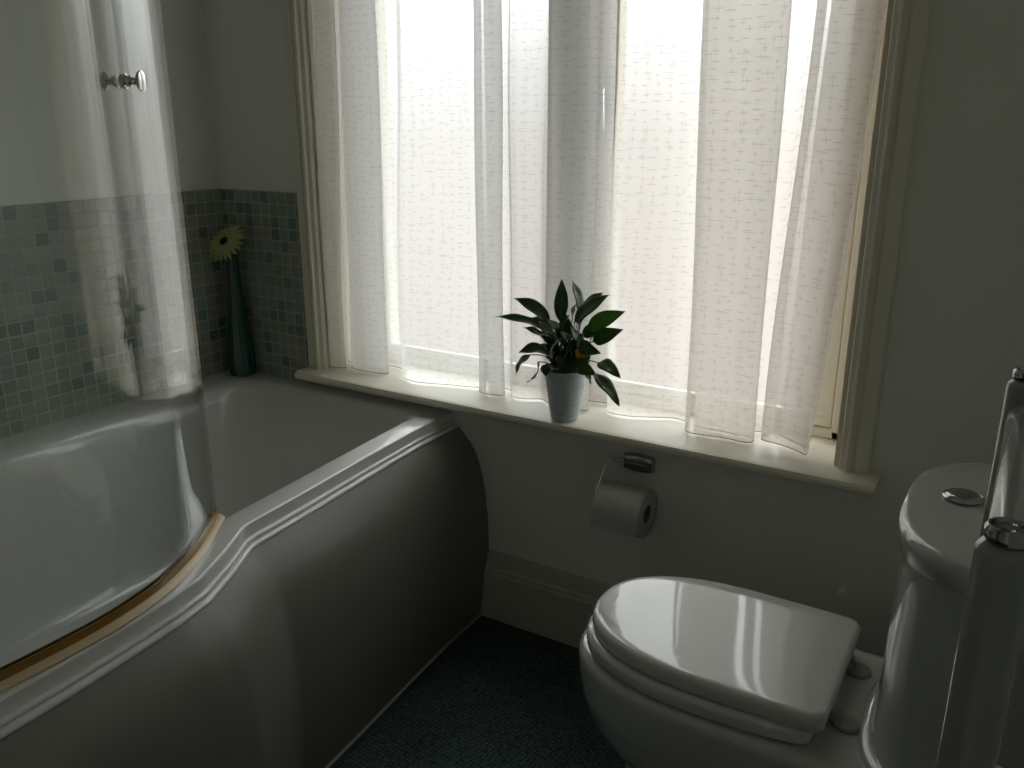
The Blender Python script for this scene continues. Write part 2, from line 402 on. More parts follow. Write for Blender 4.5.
# ---------------------------------------------------------------- curtains
def curtain(spec, mat, hem_fn, label, cloth_w):
    # spec: (pixel column at the top of the photo, pixel column at the hem, depth y)
    top, bot = [], []
    for pt, pb, y in spec:
        top.append(Vector((at(pt, 0, 1, y).x, y, 0))); bot.append(Vector((at(pb, 400, 1, y).x, y, 0)))
    T, B = catmull(top, 7), catmull(bot, 7)
    n = len(T); rows = 46
    z0, z1, zt = SILL+.004, 1.52, WZ1-.012
    arc = [0]
    for i in range(1, n): arc.append(arc[-1]+(B[i]-B[i-1]).length)
    bm = bmesh.new(); uvl = bm.loops.layers.uv.new('UVMap')
    V, UV = [], []
    rnd = random.Random(3)
    ph = [rnd.uniform(0, 6.28) for _ in range(6)]
    for j in range(rows+1):
        z = z0+(zt-z0)*j/rows
        s = min(1.0, (z-z0)/(z1-z0))
        row, uvr = [], []
        for i in range(n):
            p = B[i].lerp(T[i], s)
            a = arc[i]
            sway = .004*math.sin(3.1*z+a*9+ph[0])+.0025*math.sin(7*z+a*17+ph[1])
            lift = hem_fn(p.x, p.y)*(1-j/rows)
            flare = 1+.08*max(0, 1-s*5)
            row.append(bm.verts.new((p.x+sway*.6, .012+(p.y-.012)*flare+sway, z+lift))); uvr.append((a, z-z0))
        V.append(row); UV.append(uvr)
    for j in range(rows):
        for i in range(n-1):
            f = bm.faces.new((V[j][i], V[j][i+1], V[j+1][i+1], V[j+1][i]))
            for l, (jj, ii) in zip(f.loops, ((j, i), (j, i+1), (j+1, i+1), (j+1, i))): l[uvl].uv = UV[jj][ii]
    me = bpy.data.meshes.new('curtain'); bm.to_mesh(me); bm.free()
    o = bpy.data.objects.new('curtain', me); C.objects.link(o); me.materials.append(mat)
    me.polygons.foreach_set('use_smooth', [True]*len(me.polygons))
    return tag(o, label, 'curtain')
F_, B_ = .014, .088
# pleats as the photo shows them: narrow grey folds are cloth folded back on itself
left_spec = [(309, 325, .018), (312, 327, .004), (322, 339, .006), (332, 349, .020), (330, 347, .05),
             (322, 340, .066), (326, 343, .078), (336, 352, .070), (338, 354, .045),
             (337, 353, .026), (345, 360, F_), (362, 376, F_), (374, 386, .024), (375, 387, .042), (364, 378, .050), (350, 365, .052), (344, 359, .062), (352, 367, .076),
             (376, 388, B_), (388, 399, .086), (398, 407, .066), (394, 404, .040), (396, 406, .022), (412, 418, F_), (432, 434, .022), (450, 450, .034), (466, 468, .042), (478, 482, .05),
             (480, 484, .040), (473, 477, .026), (477, 480, F_), (490, 490, F_), (501, 500, .024), (502, 502, .040), (494, 494, .050), (486, 487, .058), (492, 492, .072), (506, 506, .075),
             (512, 512, .060), (511, 511, .040), (518, 518, .030), (530, 528, .036), (545, 541, .050), (549, 546, .038), (555, 550, .031), (575, 567, .028), (592, 584, .030), (597, 590, .038), (590, 584, .047), (572, 566, .050), (556, 552, .055), (553, 549, .067), (562, 557, .078), (580, 574, .086), (600, 595, .092), (612, 603, .094), (618, 606, .088)]
right_spec = [(622, 606, .066), (624, 607, .05), (632, 614, .042), (650, 632, .048), (668, 648, .062), (686, 664, .078), (700, 676, B_),
              (708, 690, .080), (706, 692, .055), (702, 687, .032), (706, 691, .016), (720, 702, F_), (752, 726, F_+.004), (776, 743, F_), (790, 753, .022), (792, 755, .04), (780, 745, .050), (745, 720, .054), (716, 700, .058), (710, 695, .068), (722, 704, .078),
              (760, 732, .084), (792, 756, .092), (812, 770, .096), (824, 776, .088), (826, 776, .066), (818, 768, .04), (817, 766, .022), (826, 774, F_), (848, 789, F_+.004), (872, 803, F_+.002), (888, 813, .010), (889, 815, .03), (878, 806, .045), (852, 792, .05), (834, 780, .056), (836, 782, .070), (860, 796, .08), (880, 812, .09)]
curtain(left_spec, M['curtain_l'], lambda x, y: 0.0, 'left sheer patterned curtain, the wide one hanging behind the potted plant', 0)
curtain(right_spec, M['curtain_r'], lambda x, y: .015*max(0, min(1, (-.315-x)/.09))*(1 if x > -.437 else 0), 'right sheer patterned curtain with a turned corner at its hem', 0)

# ---------------------------------------------------------------- bath
RT = [(0.02, -1.209), (-.17, -1.205), (-.35, -1.191), (-.55, -1.173), (-.735, -1.159), (-.82, -1.113), (-.90, -1.076), (-.97, -1.062), (-1.05, -1.054), (-1.15, -1.047), (-1.25, -1.043), (-1.45, -1.048), (-1.62, -1.066), (-1.9, -1.10)]
RTi = sorted(RT)
def right_x(y): return lerp_tab(RTi, y)
def right_s(y):                                   # smoothed
    w = .010; return sum(right_x(y+k*w/3) for k in (-3, -2, -1, 0, 1, 2, 3))/7
BY0, BY1 = -.002, -1.778
ys_right = [BY0+(BY1-BY0)*i/300 for i in range(301)]
def outline(dl, df, dr, dn, r, z, zf=None):
    """closed loop: right side far->near, near side, left side, far side; radius r corners"""
    xl = XL+.002+dl; y0 = BY0-df; y1 = BY1+dn
    pts = []
    nr, nc, ns = 240, 10, 14
    ra = max(r, .0005)
    xr0 = right_s(y0-ra)-dr; xr1 = right_s(y1+ra)-dr
    for i in range(nr+1):
        y = (y0-ra)+((y1+ra)-(y0-ra))*i/nr
        pts.append((right_s(y)-dr, y))
    for i in range(1, nc+1):
        a = -PI/2*i/nc; pts.append((xr1-ra+ra*math.cos(a), y1+ra+ra*math.sin(a)))
    for i in range(1, ns): pts.append((xr1-ra+(xl+ra-xr1+ra)*i/ns, y1))
    for i in range(0, nc+1):
        a = -PI/2-PI/2*i/nc; pts.append((xl+ra+ra*math.cos(a), y1+ra+ra*math.sin(a)))
    for i in range(1, ns*2): pts.append((xl, y1+ra+(y0-ra-y1-ra)*i/(ns*2)))
    for i in range(0, nc+1):
        a = PI-PI/2*i/nc; pts.append((xl+ra+ra*math.cos(a), y0-ra+ra*math.sin(a)))
    for i in range(1, ns): pts.append((xl+ra+(xr0-ra-xl-ra)*i/ns, y0))
    for i in range(0, nc):
        a = PI/2-PI/2*i/nc; pts.append((xr0-ra+ra*math.cos(a), y0-ra+ra*math.sin(a)))
    out = []
    for x, y in pts:
        zz = z
        if zf: zz = z+zf(x, y)
        out.append((x, y, zz))
    return out
def ledge(x, y):                                   # the raised ledge of the front rim stops short of the window wall
    k = max(0, min(1, (-.135-y)/.004)); d = right_s(y)-x; q = min(1, max(0, d)/.046) if d < .066 else 0
    return .0045*k*q
bath = empty('shower_bath', (-1.55, -.9, 0))
tag(bath, 'white bath with a bulging shower end beside the mosaic tiled wall', 'bath')
bm = bmesh.new()
rings = [outline(0, 0, .035, 0, .004, .5225), outline(0, 0, -.0060, 0, .004, .5225), outline(0, 0, -.0072, 0, .004, .5240), outline(0, 0, -.0074, 0, .004, .5265), outline(0, 0, -.0066, 0, .004, .5285), outline(0, 0, -.0050, 0, .004, .5295), outline(0, 0, -.0015, 0, .004, .5303), outline(0, 0, 0, 0, .004, .5325), outline(0, 0, 0, 0, .004, .549, ledge),
         outline(0, 0, .0012, 0, .004, .5535, ledge), outline(.002, .002, .0035, .002, .004, .555, ledge), outline(.004, .003, .006, .003, .006, .5553, ledge),
         outline(.07, .04, .046, .05, .05, .5555, ledge), outline(.088, .055, .049, .06, .07, .5545, ledge), outline(.098, .060, .0505, .067, .085, .552, ledge), outline(.106, .064, .052, .071, .095, .547),
         outline(.116, .070, .055, .077, .105, .535), outline(.126, .080, .060, .084, .115, .505), outline(.143, .11, .072, .09, .13, .42),
         outline(.163, .16, .090, .105, .14, .30), outline(.185, .21, .110, .125, .15, .21), outline(.205, .245, .130, .15, .15, .165),
         outline(.23, .28, .155, .19, .14, .145), outline(.28, .36, .20, .26, .09, .138)]
loft(bm, rings, True, False, True)
obj('tub', bm, M['acrylic'], bath, sharp=38)
# front panel: shaped in height, follows the rim in plan
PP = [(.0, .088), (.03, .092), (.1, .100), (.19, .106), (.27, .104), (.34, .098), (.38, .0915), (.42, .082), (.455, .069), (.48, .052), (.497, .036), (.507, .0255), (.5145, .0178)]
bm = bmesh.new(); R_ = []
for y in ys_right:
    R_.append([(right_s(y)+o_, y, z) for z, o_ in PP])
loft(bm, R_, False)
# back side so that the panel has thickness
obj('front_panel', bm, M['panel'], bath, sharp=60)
o = bath.children[-1]; sm = o.modifiers.new('solid', 'SOLIDIFY'); sm.thickness = .004; sm.offset = -1
bm = bmesh.new(); R_ = []
for y in ys_right: R_.append([(right_s(y)+a, y, b) for a, b in ((.006, .5195), (.006, .5222), (.0120, .5228), (.0160, .5218), (.0185, .5192), (.0188, .5165), (.0175, .5140), (.008, .5140))])
loft(bm, R_, True, True, True); obj('panel_trim', bm, M['acrylic'], bath, sharp=60)
# sealant strip at the foot
bm = bmesh.new(); R_ = []
for y in ys_right: x = right_s(y)+.086; R_.append([(x, y, .0005), (x+.007, y, .0005), (x+.005, y, .004), (x, y, .008)])
loft(bm, R_, True, True, True)
obj('floor_sealant', bm, M['silicone'], bath)

# ---------------------------------------------------------------- shower screen
GP = [(-1.228, -.742), (-1.198, -.78), (-1.165, -.828), (-1.137, -.872), (-1.107, -.933), (-1.090, -.98), (-1.079, -1.03), (-1.073, -1.075), (-1.071, -1.13), (-1.073, -1.22), (-1.084, -1.4), (-1.102, -1.6), (-1.12, -1.775)]
gp = [Vector((x, y, 0)) for x, y in GP]; G = catmull(gp, 10)
def gnorm(i):
    t = (G[min(i+1, len(G)-1)]-G[max(i-1, 0)]).normalized(); return Vector((-t.y, t.x, 0))
ss = empty('shower_screen', (-1.1, -1.2, .558)); tag(ss, 'curved clear glass shower screen standing on the bath rim', 'shower screen')
GZ0, GZ1 = .5665, 1.97
bm = bmesh.new(); R_ = []
for i, p in enumerate(G):
    nn = gnorm(i)*.003
    R_.append([(p.x+nn.x, p.y+nn.y, GZ0), (p.x+nn.x, p.y+nn.y, GZ1), (p.x-nn.x, p.y-nn.y, GZ1), (p.x-nn.x, p.y-nn.y, GZ0)])
loft(bm, R_, True, True, True); obj('glass_panel', bm, M['glass'], ss, sharp=40)
bm = bmesh.new(); R_ = []
for i, p in enumerate(G):
    n_ = gnorm(i); R_.append([(p.x+n_.x*d, p.y+n_.y*d, z) for d, z in ((-.005, .5635), (-.005, .578), (-.0034, .578), (-.0032, .5668), (.0032, .5668), (.0034, .578), (.005, .578), (.006, .5590), (.000, .5600))])
loft(bm, R_, True, True, True); obj('bottom_seal', bm, M['seal'], ss)
bm = bmesh.new(); R_ = []
for i, p in enumerate(G):
    n_ = gnorm(i); R_.append([(p.x+n_.x*d, p.y+n_.y*d, z) for d, z in ((.0062, .5590), (.0062, .5655), (.010, .5645), (.018, .5585))])
loft(bm, R_, True, True, True); obj('drip_strip', bm, M['seal2'], ss)
# wall channel at the far end of the screen
bm = bmesh.new(); box(bm, -1.136, -1.104, -1.779, -1.755, .562, 1.975); obj('wall_channel', bm, M['chrome'], ss, bevel=.002)
# chrome double knob through the glass
best = min(range(len(G)), key=lambda i: abs(G[i].y+.902))
kn = gnorm(best)
if kn.x < 0: kn = -kn
kz = at(116, 81, 0, G[best].x).z
bm = bmesh.new()
kc = (G[best].x, G[best].y, kz)
lathe(bm, [(a*.8, b*.82) for a, b in [(.0, -.030), (.014, -.030), (.0165, -.028), (.0165, -.025), (.012, -.022), (.007, -.019), (.006, -.012), (.010, -.009), (.011, -.0035), (.011, -.0031)]], kc, kn)
lathe(bm, [(a*.8, b*.82) for a, b in [(.011, .0031), (.0125, .0035), (.0125, .011), (.009, .013), (.0095, .019), (.0065, .021), (.006, .028), (.009, .031), (.015, .034), (.0175, .037), (.0175, .039), (.015, .0405), (0, .041)]], kc, kn)
obj('knob', bm, M['chrome'], ss, sharp=50)

# ---------------------------------------------------------------- toilet
TY = -.464
toilet = empty('toilet', (-.2, TY, 0)); tag(toilet, 'white close coupled toilet with closed lid and push button cistern', 'toilet')
def dshape(xf, xb, hw, z, n=56, rc=.03, cy=None, sq=2.3, taper=0):
    """D outline: rounded front at xf (low x), squared back at xb"""
    cy = TY if cy is None else cy
    L = min(.235, (xb-xf)*.66); pts = []
    for i in range(n+1):                         # front superellipse, from +y side to -y side
        a = PI/2+PI*i/n
        c, s = math.cos(a), math.sin(a)
        pts.append((xf+L+L*math.copysign(abs(c)**(2/sq), c), cy+hw*math.copysign(abs(s)**(2/sq), s)))
    hb = hw-taper
    for i in range(1, 9): t = i/9; pts.append((xf+L+(xb-rc-xf-L)*t, cy-(hw-taper*t*t)))
    for i in range(9): a = -PI/2+PI/2*i/8; pts.append((xb-rc+rc*math.cos(a), cy-hb+rc+rc*math.sin(a)))
    for i in range(1, 8): pts.append((xb, cy-hb+rc+(2*hb-2*rc)*i/8))
    for i in range(9): a = PI/2*i/8; pts.append((xb-rc+rc*math.cos(a), cy+hb-rc+rc*math.sin(a)))
    for i in range(1, 9): t = 1-i/9; pts.append((xf+L+(xb-rc-xf-L)*t, cy+(hw-taper*t*t)))
    return [(x, y, z) for x, y in pts]
# lid
bm = bmesh.new()
def lidr(i, z): return dshape(-.568+i, -.152-i, .1530-i, z, rc=max(.026-i, .008), taper=.002, cy=-.459)
loft(bm, [lidr(.012, .4320), lidr(.003, .4325), lidr(0, .436), lidr(0, .450), lidr(.0012, .4555), lidr(.004, .4595), lidr(.0085, .4615), lidr(.015, .4622), lidr(.05, .4628), lidr(.10, .463)], True, True, True)
obj('lid', bm, M['seat'], toilet, sharp=60)
bm = bmesh.new()
def sr(i, z): return dshape(-.576+i, -.168-i, .160-i, z, cy=-.461, rc=max(.024-i, .006), taper=.012)
loft(bm, [sr(.014, .402), sr(.004, .403), sr(0, .408), sr(0, .424), sr(.003, .4290), sr(.012, .4310)], True, True, True)
obj('seat', bm, M['seat'], toilet, sharp=60)
# pan
bm = bmesh.new()
def pr_(xf, hw, z, xb=.07, tp=.0, rc=.03): return dshape(xf, xb, hw, z, rc=rc, taper=tp, sq=2.2)
loft(bm, [pr_(-.50, .105, .0, rc=.02), pr_(-.503, .108, .012, rc=.02), pr_(-.500, .104, .03), pr_(-.502, .100, .10), pr_(-.505, .100, .165), pr_(-.508, .103, .183), pr_(-.520, .112, .196), pr_(-.540, .124, .216), pr_(-.562, .137, .242), pr_(-.575, .149, .278), pr_(-.582, .1545, .300), pr_(-.584, .156, .304), pr_(-.587, .160, .325), pr_(-.589, .164, .355), pr_(-.590, .1655, .38), pr_(-.588, .1645, .392), pr_(-.581, .159, .399), pr_(-.567, .146, .4005)], True, True, True)
obj('pan', bm, M['ceramic'], toilet, sharp=60)
for hx, hy in ((-.143, -.374), (-.134, -.520)):
    bm = bmesh.new(); lathe(bm, [(.0190, .4005), (.0200, .4015), (.0200, .405), (.0188, .4080), (.013, .4098), (0, .410)], (hx, hy, 0), n=36)
    bmesh.ops.scale(bm, vec=(1, 1, 1), verts=bm.verts)
    box(bm, hx-.035, hx-.008, hy-.008, hy+.008, .4065, .4235)
    obj('hinge', bm, M['dull'], toilet, sharp=50)
# cistern: D plan, rounded front towards the room
def cist(xf, hw, z, xb=.100, p=3.0):
    pts = []
    n = 60; dx = xb-xf
    for i in range(n+1):
        a = PI/2+PI*i/n; c, s = math.cos(a), math.sin(a)
        pts.append((xb-.04+(dx-.04)*math.copysign(abs(c)**(2/p), c), TY+hw*math.copysign(abs(s)**(2/p), s), z))
    pts.append((xb, TY-hw, z)); pts.append((xb, TY+hw, z))
    return pts
bm = bmesh.new()
loft(bm, [cist(-.118, .184, .399), cist(-.117, .183, .4055), cist(-.113, .179, .4085), cist(-.102, .171, .4095), cist(-.1000, .170, .414), cist(-.0995, .171, .50), cist(-.099, .174, .58), cist(-.097, .178, .64), cist(-.095, .180, .695), cist(-.093, .179, .724)], True, True, True)
obj('cistern', bm, M['ceramic'], toilet, sharp=60)
bm = bmesh.new()
CZ = .766
loft(bm, [cist(-.094, .181, .7245), cist(-.1005, .190, .726), cist(-.104, .194, .730), cist(-.105, .195, CZ-.013), cist(-.1035, .1935, CZ-.006), cist(-.099, .189, CZ-.002), cist(-.090, .180, CZ), cist(-.06, .145, CZ+.001), cist(-.0, .1, CZ+.0015)], True, True, True)
obj('cistern_lid', bm, M['ceramic'], toilet, sharp=60)
b0 = at(963, 497, 2, CZ+.004)
bm = bmesh.new(); lathe(bm, [(.0250, CZ+.0012), (.0260, CZ+.003), (.0260, CZ+.005), (.0240, CZ+.0065), (.0230, CZ+.0058), (.021, CZ+.0085), (.012, CZ+.0098), (0, CZ+.010)], (b0.x, b0.y, 0), n=48)
obj('flush_button', bm, M['dark_chrome'], toilet, sharp=50)

# ---------------------------------------------------------------- towel radiator
rx, ry0, ry1, rz = .0118, -1.165, -.785, 1.037
rad = empty('towel_radiator', (.03, -.97, .25)); tag(rad, 'white ladder towel radiator with chrome end caps on the right wall', 'radiator')
def cyl(name, a, b, r, mat, parent, round_=.006, n=40):
    a, b = Vector(a), Vector(b); L = (b-a).length
    bm = bmesh.new(); q = round_
    prof = [(0, 0), (r-q, 0)]+[(r-q+q*math.sin(t*PI/8), q-q*math.cos(t*PI/8)) for t in range(1, 5)]+[(r-q+q*math.cos(t*PI/8), L-q+q*math.sin(t*PI/8)) for t in range(0, 5)]+[(0, L)]
    lathe(bm, prof, a, b-a, n)
    return obj(name, bm, mat, parent, sharp=60)
for y in (ry0, ry1):
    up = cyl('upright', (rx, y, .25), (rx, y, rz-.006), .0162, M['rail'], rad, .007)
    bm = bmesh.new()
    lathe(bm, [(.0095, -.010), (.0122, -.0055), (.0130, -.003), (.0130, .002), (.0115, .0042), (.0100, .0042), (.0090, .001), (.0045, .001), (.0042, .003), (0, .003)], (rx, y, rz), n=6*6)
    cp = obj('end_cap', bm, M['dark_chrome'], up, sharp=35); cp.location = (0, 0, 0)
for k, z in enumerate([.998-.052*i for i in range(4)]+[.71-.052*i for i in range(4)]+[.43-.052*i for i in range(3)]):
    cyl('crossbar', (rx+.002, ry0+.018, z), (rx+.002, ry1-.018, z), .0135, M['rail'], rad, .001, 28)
for y in (ry0, ry1):
    for z in (.60, .33): cyl('wall_bracket', (rx+.018, y, z), (XR, y, z), .009, M['chrome'], rad, .001, 20)

# ---------------------------------------------------------------- toilet roll and holder
hold = empty('toilet_roll_holder', (-.69, 0, .52)); tag(hold, 'small chrome toilet roll holder screwed under the window sill', 'toilet roll holder')
bm = bmesh.new()
px0, px1, pz0, pz1 = -.728, -.655, .508, .542
rg = []
for dy, ins in ((0, .001), (-.012, 0), (-.018, .003), (-.020, .008)):
    a = [(px0+ins, dy, pz0+ins*.6), (px0+.004+ins, dy, pz0-.0+ins*.6)]
    w = []
    for i in range(25): t = i/24; w.append((px0+ins+(px1-px0-2*ins)*t, dy, pz0+ins-.004*math.sin(PI*t)))
    for i in range(25): t = 1-i/24; w.append((px0+ins+(px1-px0-2*ins)*t, dy, pz1-ins+.004*math.sin(PI*t)))
    rg.append(w)
loft(bm, rg, True, True, True); box(bm, px0+.003, px1-.003, -.022, -.0195, .5235, .5265)
obj('back_plate', bm, M['dark_chrome'], hold, sharp=35)
rc = Vector((-.693, -.080, .440)); rw, rr0, rr1 = .110, .0535, .021
bm = bmesh.new()
arm = catmull([(px0+.005, -.014, .524), (px0-.022, -.014, .524), (px0-.034, -.018, .520), (px0-.037, -.03, .508), (px0-.037, -.06, .478), (px0-.037, -.080, .460), (px0-.030, -.083, .4545), (px0-.01, -.083, .4545), (-.66, -.083, .4545), (-.638, -.083, .4545)], 6)
tube(bm, arm, .0032); obj('arm', bm, M['chrome'], hold)
roll = empty('toilet_roll', rc); tag(roll, 'part used white toilet roll hanging on the wall under the sill', 'toilet roll')
bm = bmesh.new(); x0 = -rw/2
lathe(bm, [(rr1, 0), (rr0-.002, 0), (rr0, .002), (rr0+.0005, rw*.5), (rr0, rw-.002), (rr0-.002, rw), (rr1, rw)], rc+Vector((x0, 0, 0)), (1, 0, 0), 64)
for f in [f for f in bm.faces if len(f.verts) > 4]: bm.faces.remove(f)
# bore and the loose hanging sheet
vv = [[rc+Vector((x, rr1*math.cos(2*PI*i/64), rr1*math.sin(2*PI*i/64))) for i in range(64)] for x in (x0, x0+rw)]
loft(bm, vv)
th = .0012
sheet = [(rr0+.0012, math.radians(a)) for a in range(60, 186, 6)]
pts = [(-r*math.cos(PI-a)*1, r*math.sin(a)) for r, a in sheet]
pth = [(rc.y+r*math.cos(a), rc.z+r*math.sin(a)) for r, a in sheet]
pth += [(rc.y-rr0-.0015, rc.z-.01*k) for k in range(1, 4)]
for th_s in (0,):
    a_ = [[bm.verts.new((x, y-(.0008 if x else 0), z)) for y, z in pth] for x in (rc.x+x0+.001, rc.x-x0-.001)]
    for i in range(len(pth)-1): bm.faces.new((a_[0][i], a_[0][i+1], a_[1][i+1], a_[1][i]))
obj('paper', bm, M['paper'], roll, sharp=50)
bm = bmesh.new(); loft(bm, [[rc+Vector((x, r*math.cos(2*PI*i/48), r*math.sin(2*PI*i/48))) for i in range(48)] for x, r in ((x0+.001, rr1-.0003), (x0+rw-.001, rr1-.0003), (x0+rw-.001, rr1-.0018), (x0+.001, rr1-.0018), (x0+.001, rr1-.0003))])
obj('cardboard_core', bm, M['core'], roll)

# small fixing on the wall behind the toilet
hk = empty('wall_fixing', (-.232, 0, .32)); tag(hk, 'small white round headed fixing low on the window wall behind the toilet', 'wall fixing')
bm = bmesh.new(); lathe(bm, [(0, 0), (.006, 0), (.006, .012), (.0095, .015), (.0095, .019), (.007, .022), (0, .023)], (-.232, 0, .338), (0, -1, 0), 28); obj('head', bm, M['cap'], hk)
bm = bmesh.new(); tube(bm, [(-.232, -.006, .335), (-.231, -.006, .30), (-.229, -.006, .25)], .0022); obj('wire', bm, M['wall'], hk)

# ---------------------------------------------------------------- rug
bm = bmesh.new()
rgp = []
e0, e1 = at(481, 620, 2, .01), at(583, 656, 2, .01)
sl = (e1.y-e0.y)/(e1.x-e0.x)
def rug_pts(i, z):
    xb = -.515
    ya = e0.y-.005
    x_ = lambda y: right_s(y)+.108
    c = [(x_(0)+i, ya+sl*(x_(0)-e0.x)-i), (xb-i, ya+sl*(xb-e0.x)-i), (xb-i, -1.74+i)]+[(x_(y)+i, max(y, -1.74+i)) for y in (-1.74, -1.5, -1.3, -1.15, -1.05, -.97, -.9, -.85, -.8, -.76, -.73, -.55, -.35)]
    return [(x, y, z) for x, y in c]
loft(bm, [rug_pts(0, .0005), rug_pts(0, .007), rug_pts(.004, .0095)], True, True, True)
# cut-out for the pan foot is simply where the rug ends: the rug stops short of the pan
o = obj('bath_mat', bm, M['rug'], None, smooth=False); tag(o, 'dark green ribbed mat covering the floor between bath and toilet', 'bath mat')

# ---------------------------------------------------------------- potted plant
pc = Vector((-.873, -.030, SILL))
plant = empty('potted_plant', pc); tag(plant, 'leafy green plant in a small ribbed white pot on the window sill', 'potted plant')
bm = bmesh.new(); PH = .122
prof = [(0, .0), (.0285, .0), (.0312, .003)]
for i in range(1, 60):
    t = i/60; prof.append((.0315+.0185*t**.85+.0005*math.sin(t*2*PI*8.5), .003+t*(PH-.008)))
prof += [(.0508, PH-.004), (.0508, PH-.001), (.0495, PH), (.0475, PH-.002), (.0455, PH-.018)]
lathe(bm, prof, pc, n=56); obj('pot', bm, M['pot'], plant, sharp=70)
bm = bmesh.new(); lathe(bm, [(.0458, PH-.017), (.03, PH-.013), (0, PH-.011)], pc, n=32); obj('compost', bm, M['soil'], plant)
rnd = random.Random(11)
def leaf(base, tip, width, arch, mat, stem_from=None, twist=0, fold=.25, droop=None):
    b, t = Vector(base), Vector(tip); L = (t-b).length; d = (t-b).normalized()
    side = d.cross(Vector((0, 0, 1)))
    if side.length < .2: side = Vector((1, .3, 0))
    side.normalize()
    side = Matrix.Rotation(twist, 3, d) @ side
    up = side.cross(d).normalized()
    bm = bmesh.new(); uvl = bm.loops.layers.uv.new('UVMap'); n = 14; rows = []
    for i in range(n+1):
        s = i/n
        w = width*.5*(math.sin(PI*min(1, s**.82))**.85)*(1-.15*s)
        if i == n: w = .0002
        if i == 0: w = .0012
        c = b.lerp(t, s)+up*arch*L*math.sin(PI*s)*.9
        wav = .0018*math.sin(s*11+twist*3)
        rows.append([(c+side*w*k+up*(abs(k)*w*fold+wav*k), (k*.5+.5, s)) for k in (-1, -.55, 0, .55, 1)])
    vs = [[bm.verts.new(p) for p, _ in r] for r in rows]
    for i in range(n):
        for k in range(4):
            f = bm.faces.new((vs[i][k], vs[i][k+1], vs[i+1][k+1], vs[i+1][k]))
            for l, (a, c_) in zip(f.loops, ((i, k), (i, k+1), (i+1, k+1), (i+1, k))): l[uvl].uv = rows[a][c_][1]
    me = bpy.data.meshes.new('leaf'); bm.to_mesh(me); bm.free()
    o = bpy.data.objects.new('leaf', me); C.objects.link(o); me.materials.append(mat)
    me.polygons.foreach_set('use_smooth', [True]*len(me.polygons))
    sd = o.modifiers.new('solid', 'SOLIDIFY'); sd.thickness = .0005
    o.parent = plant; o.location = -pc
    sf = Vector(stem_from) if stem_from else pc+Vector((rnd.uniform(-.018, .018), rnd.uniform(-.018, .018), PH-.013))
    mid = sf.lerp(b, .55)+Vector((0, 0, .25*(b-sf).length))*.6
    bm = bmesh.new(); pts = catmull([sf, mid, b, b.lerp(t, .12)+up*arch*L*.3], 5); tube(bm, pts, .0012, 6)
    s_ = obj('petiole', bm, M['stem'], o); s_.location = (0, 0, 0)
    return o
def cp(cx, cy, dy):                                # photographed spot to a point at depth dy around the pot's axis
    return at(460+cx/3.84, 250+cy/3.84, 1, pc.y+dy)
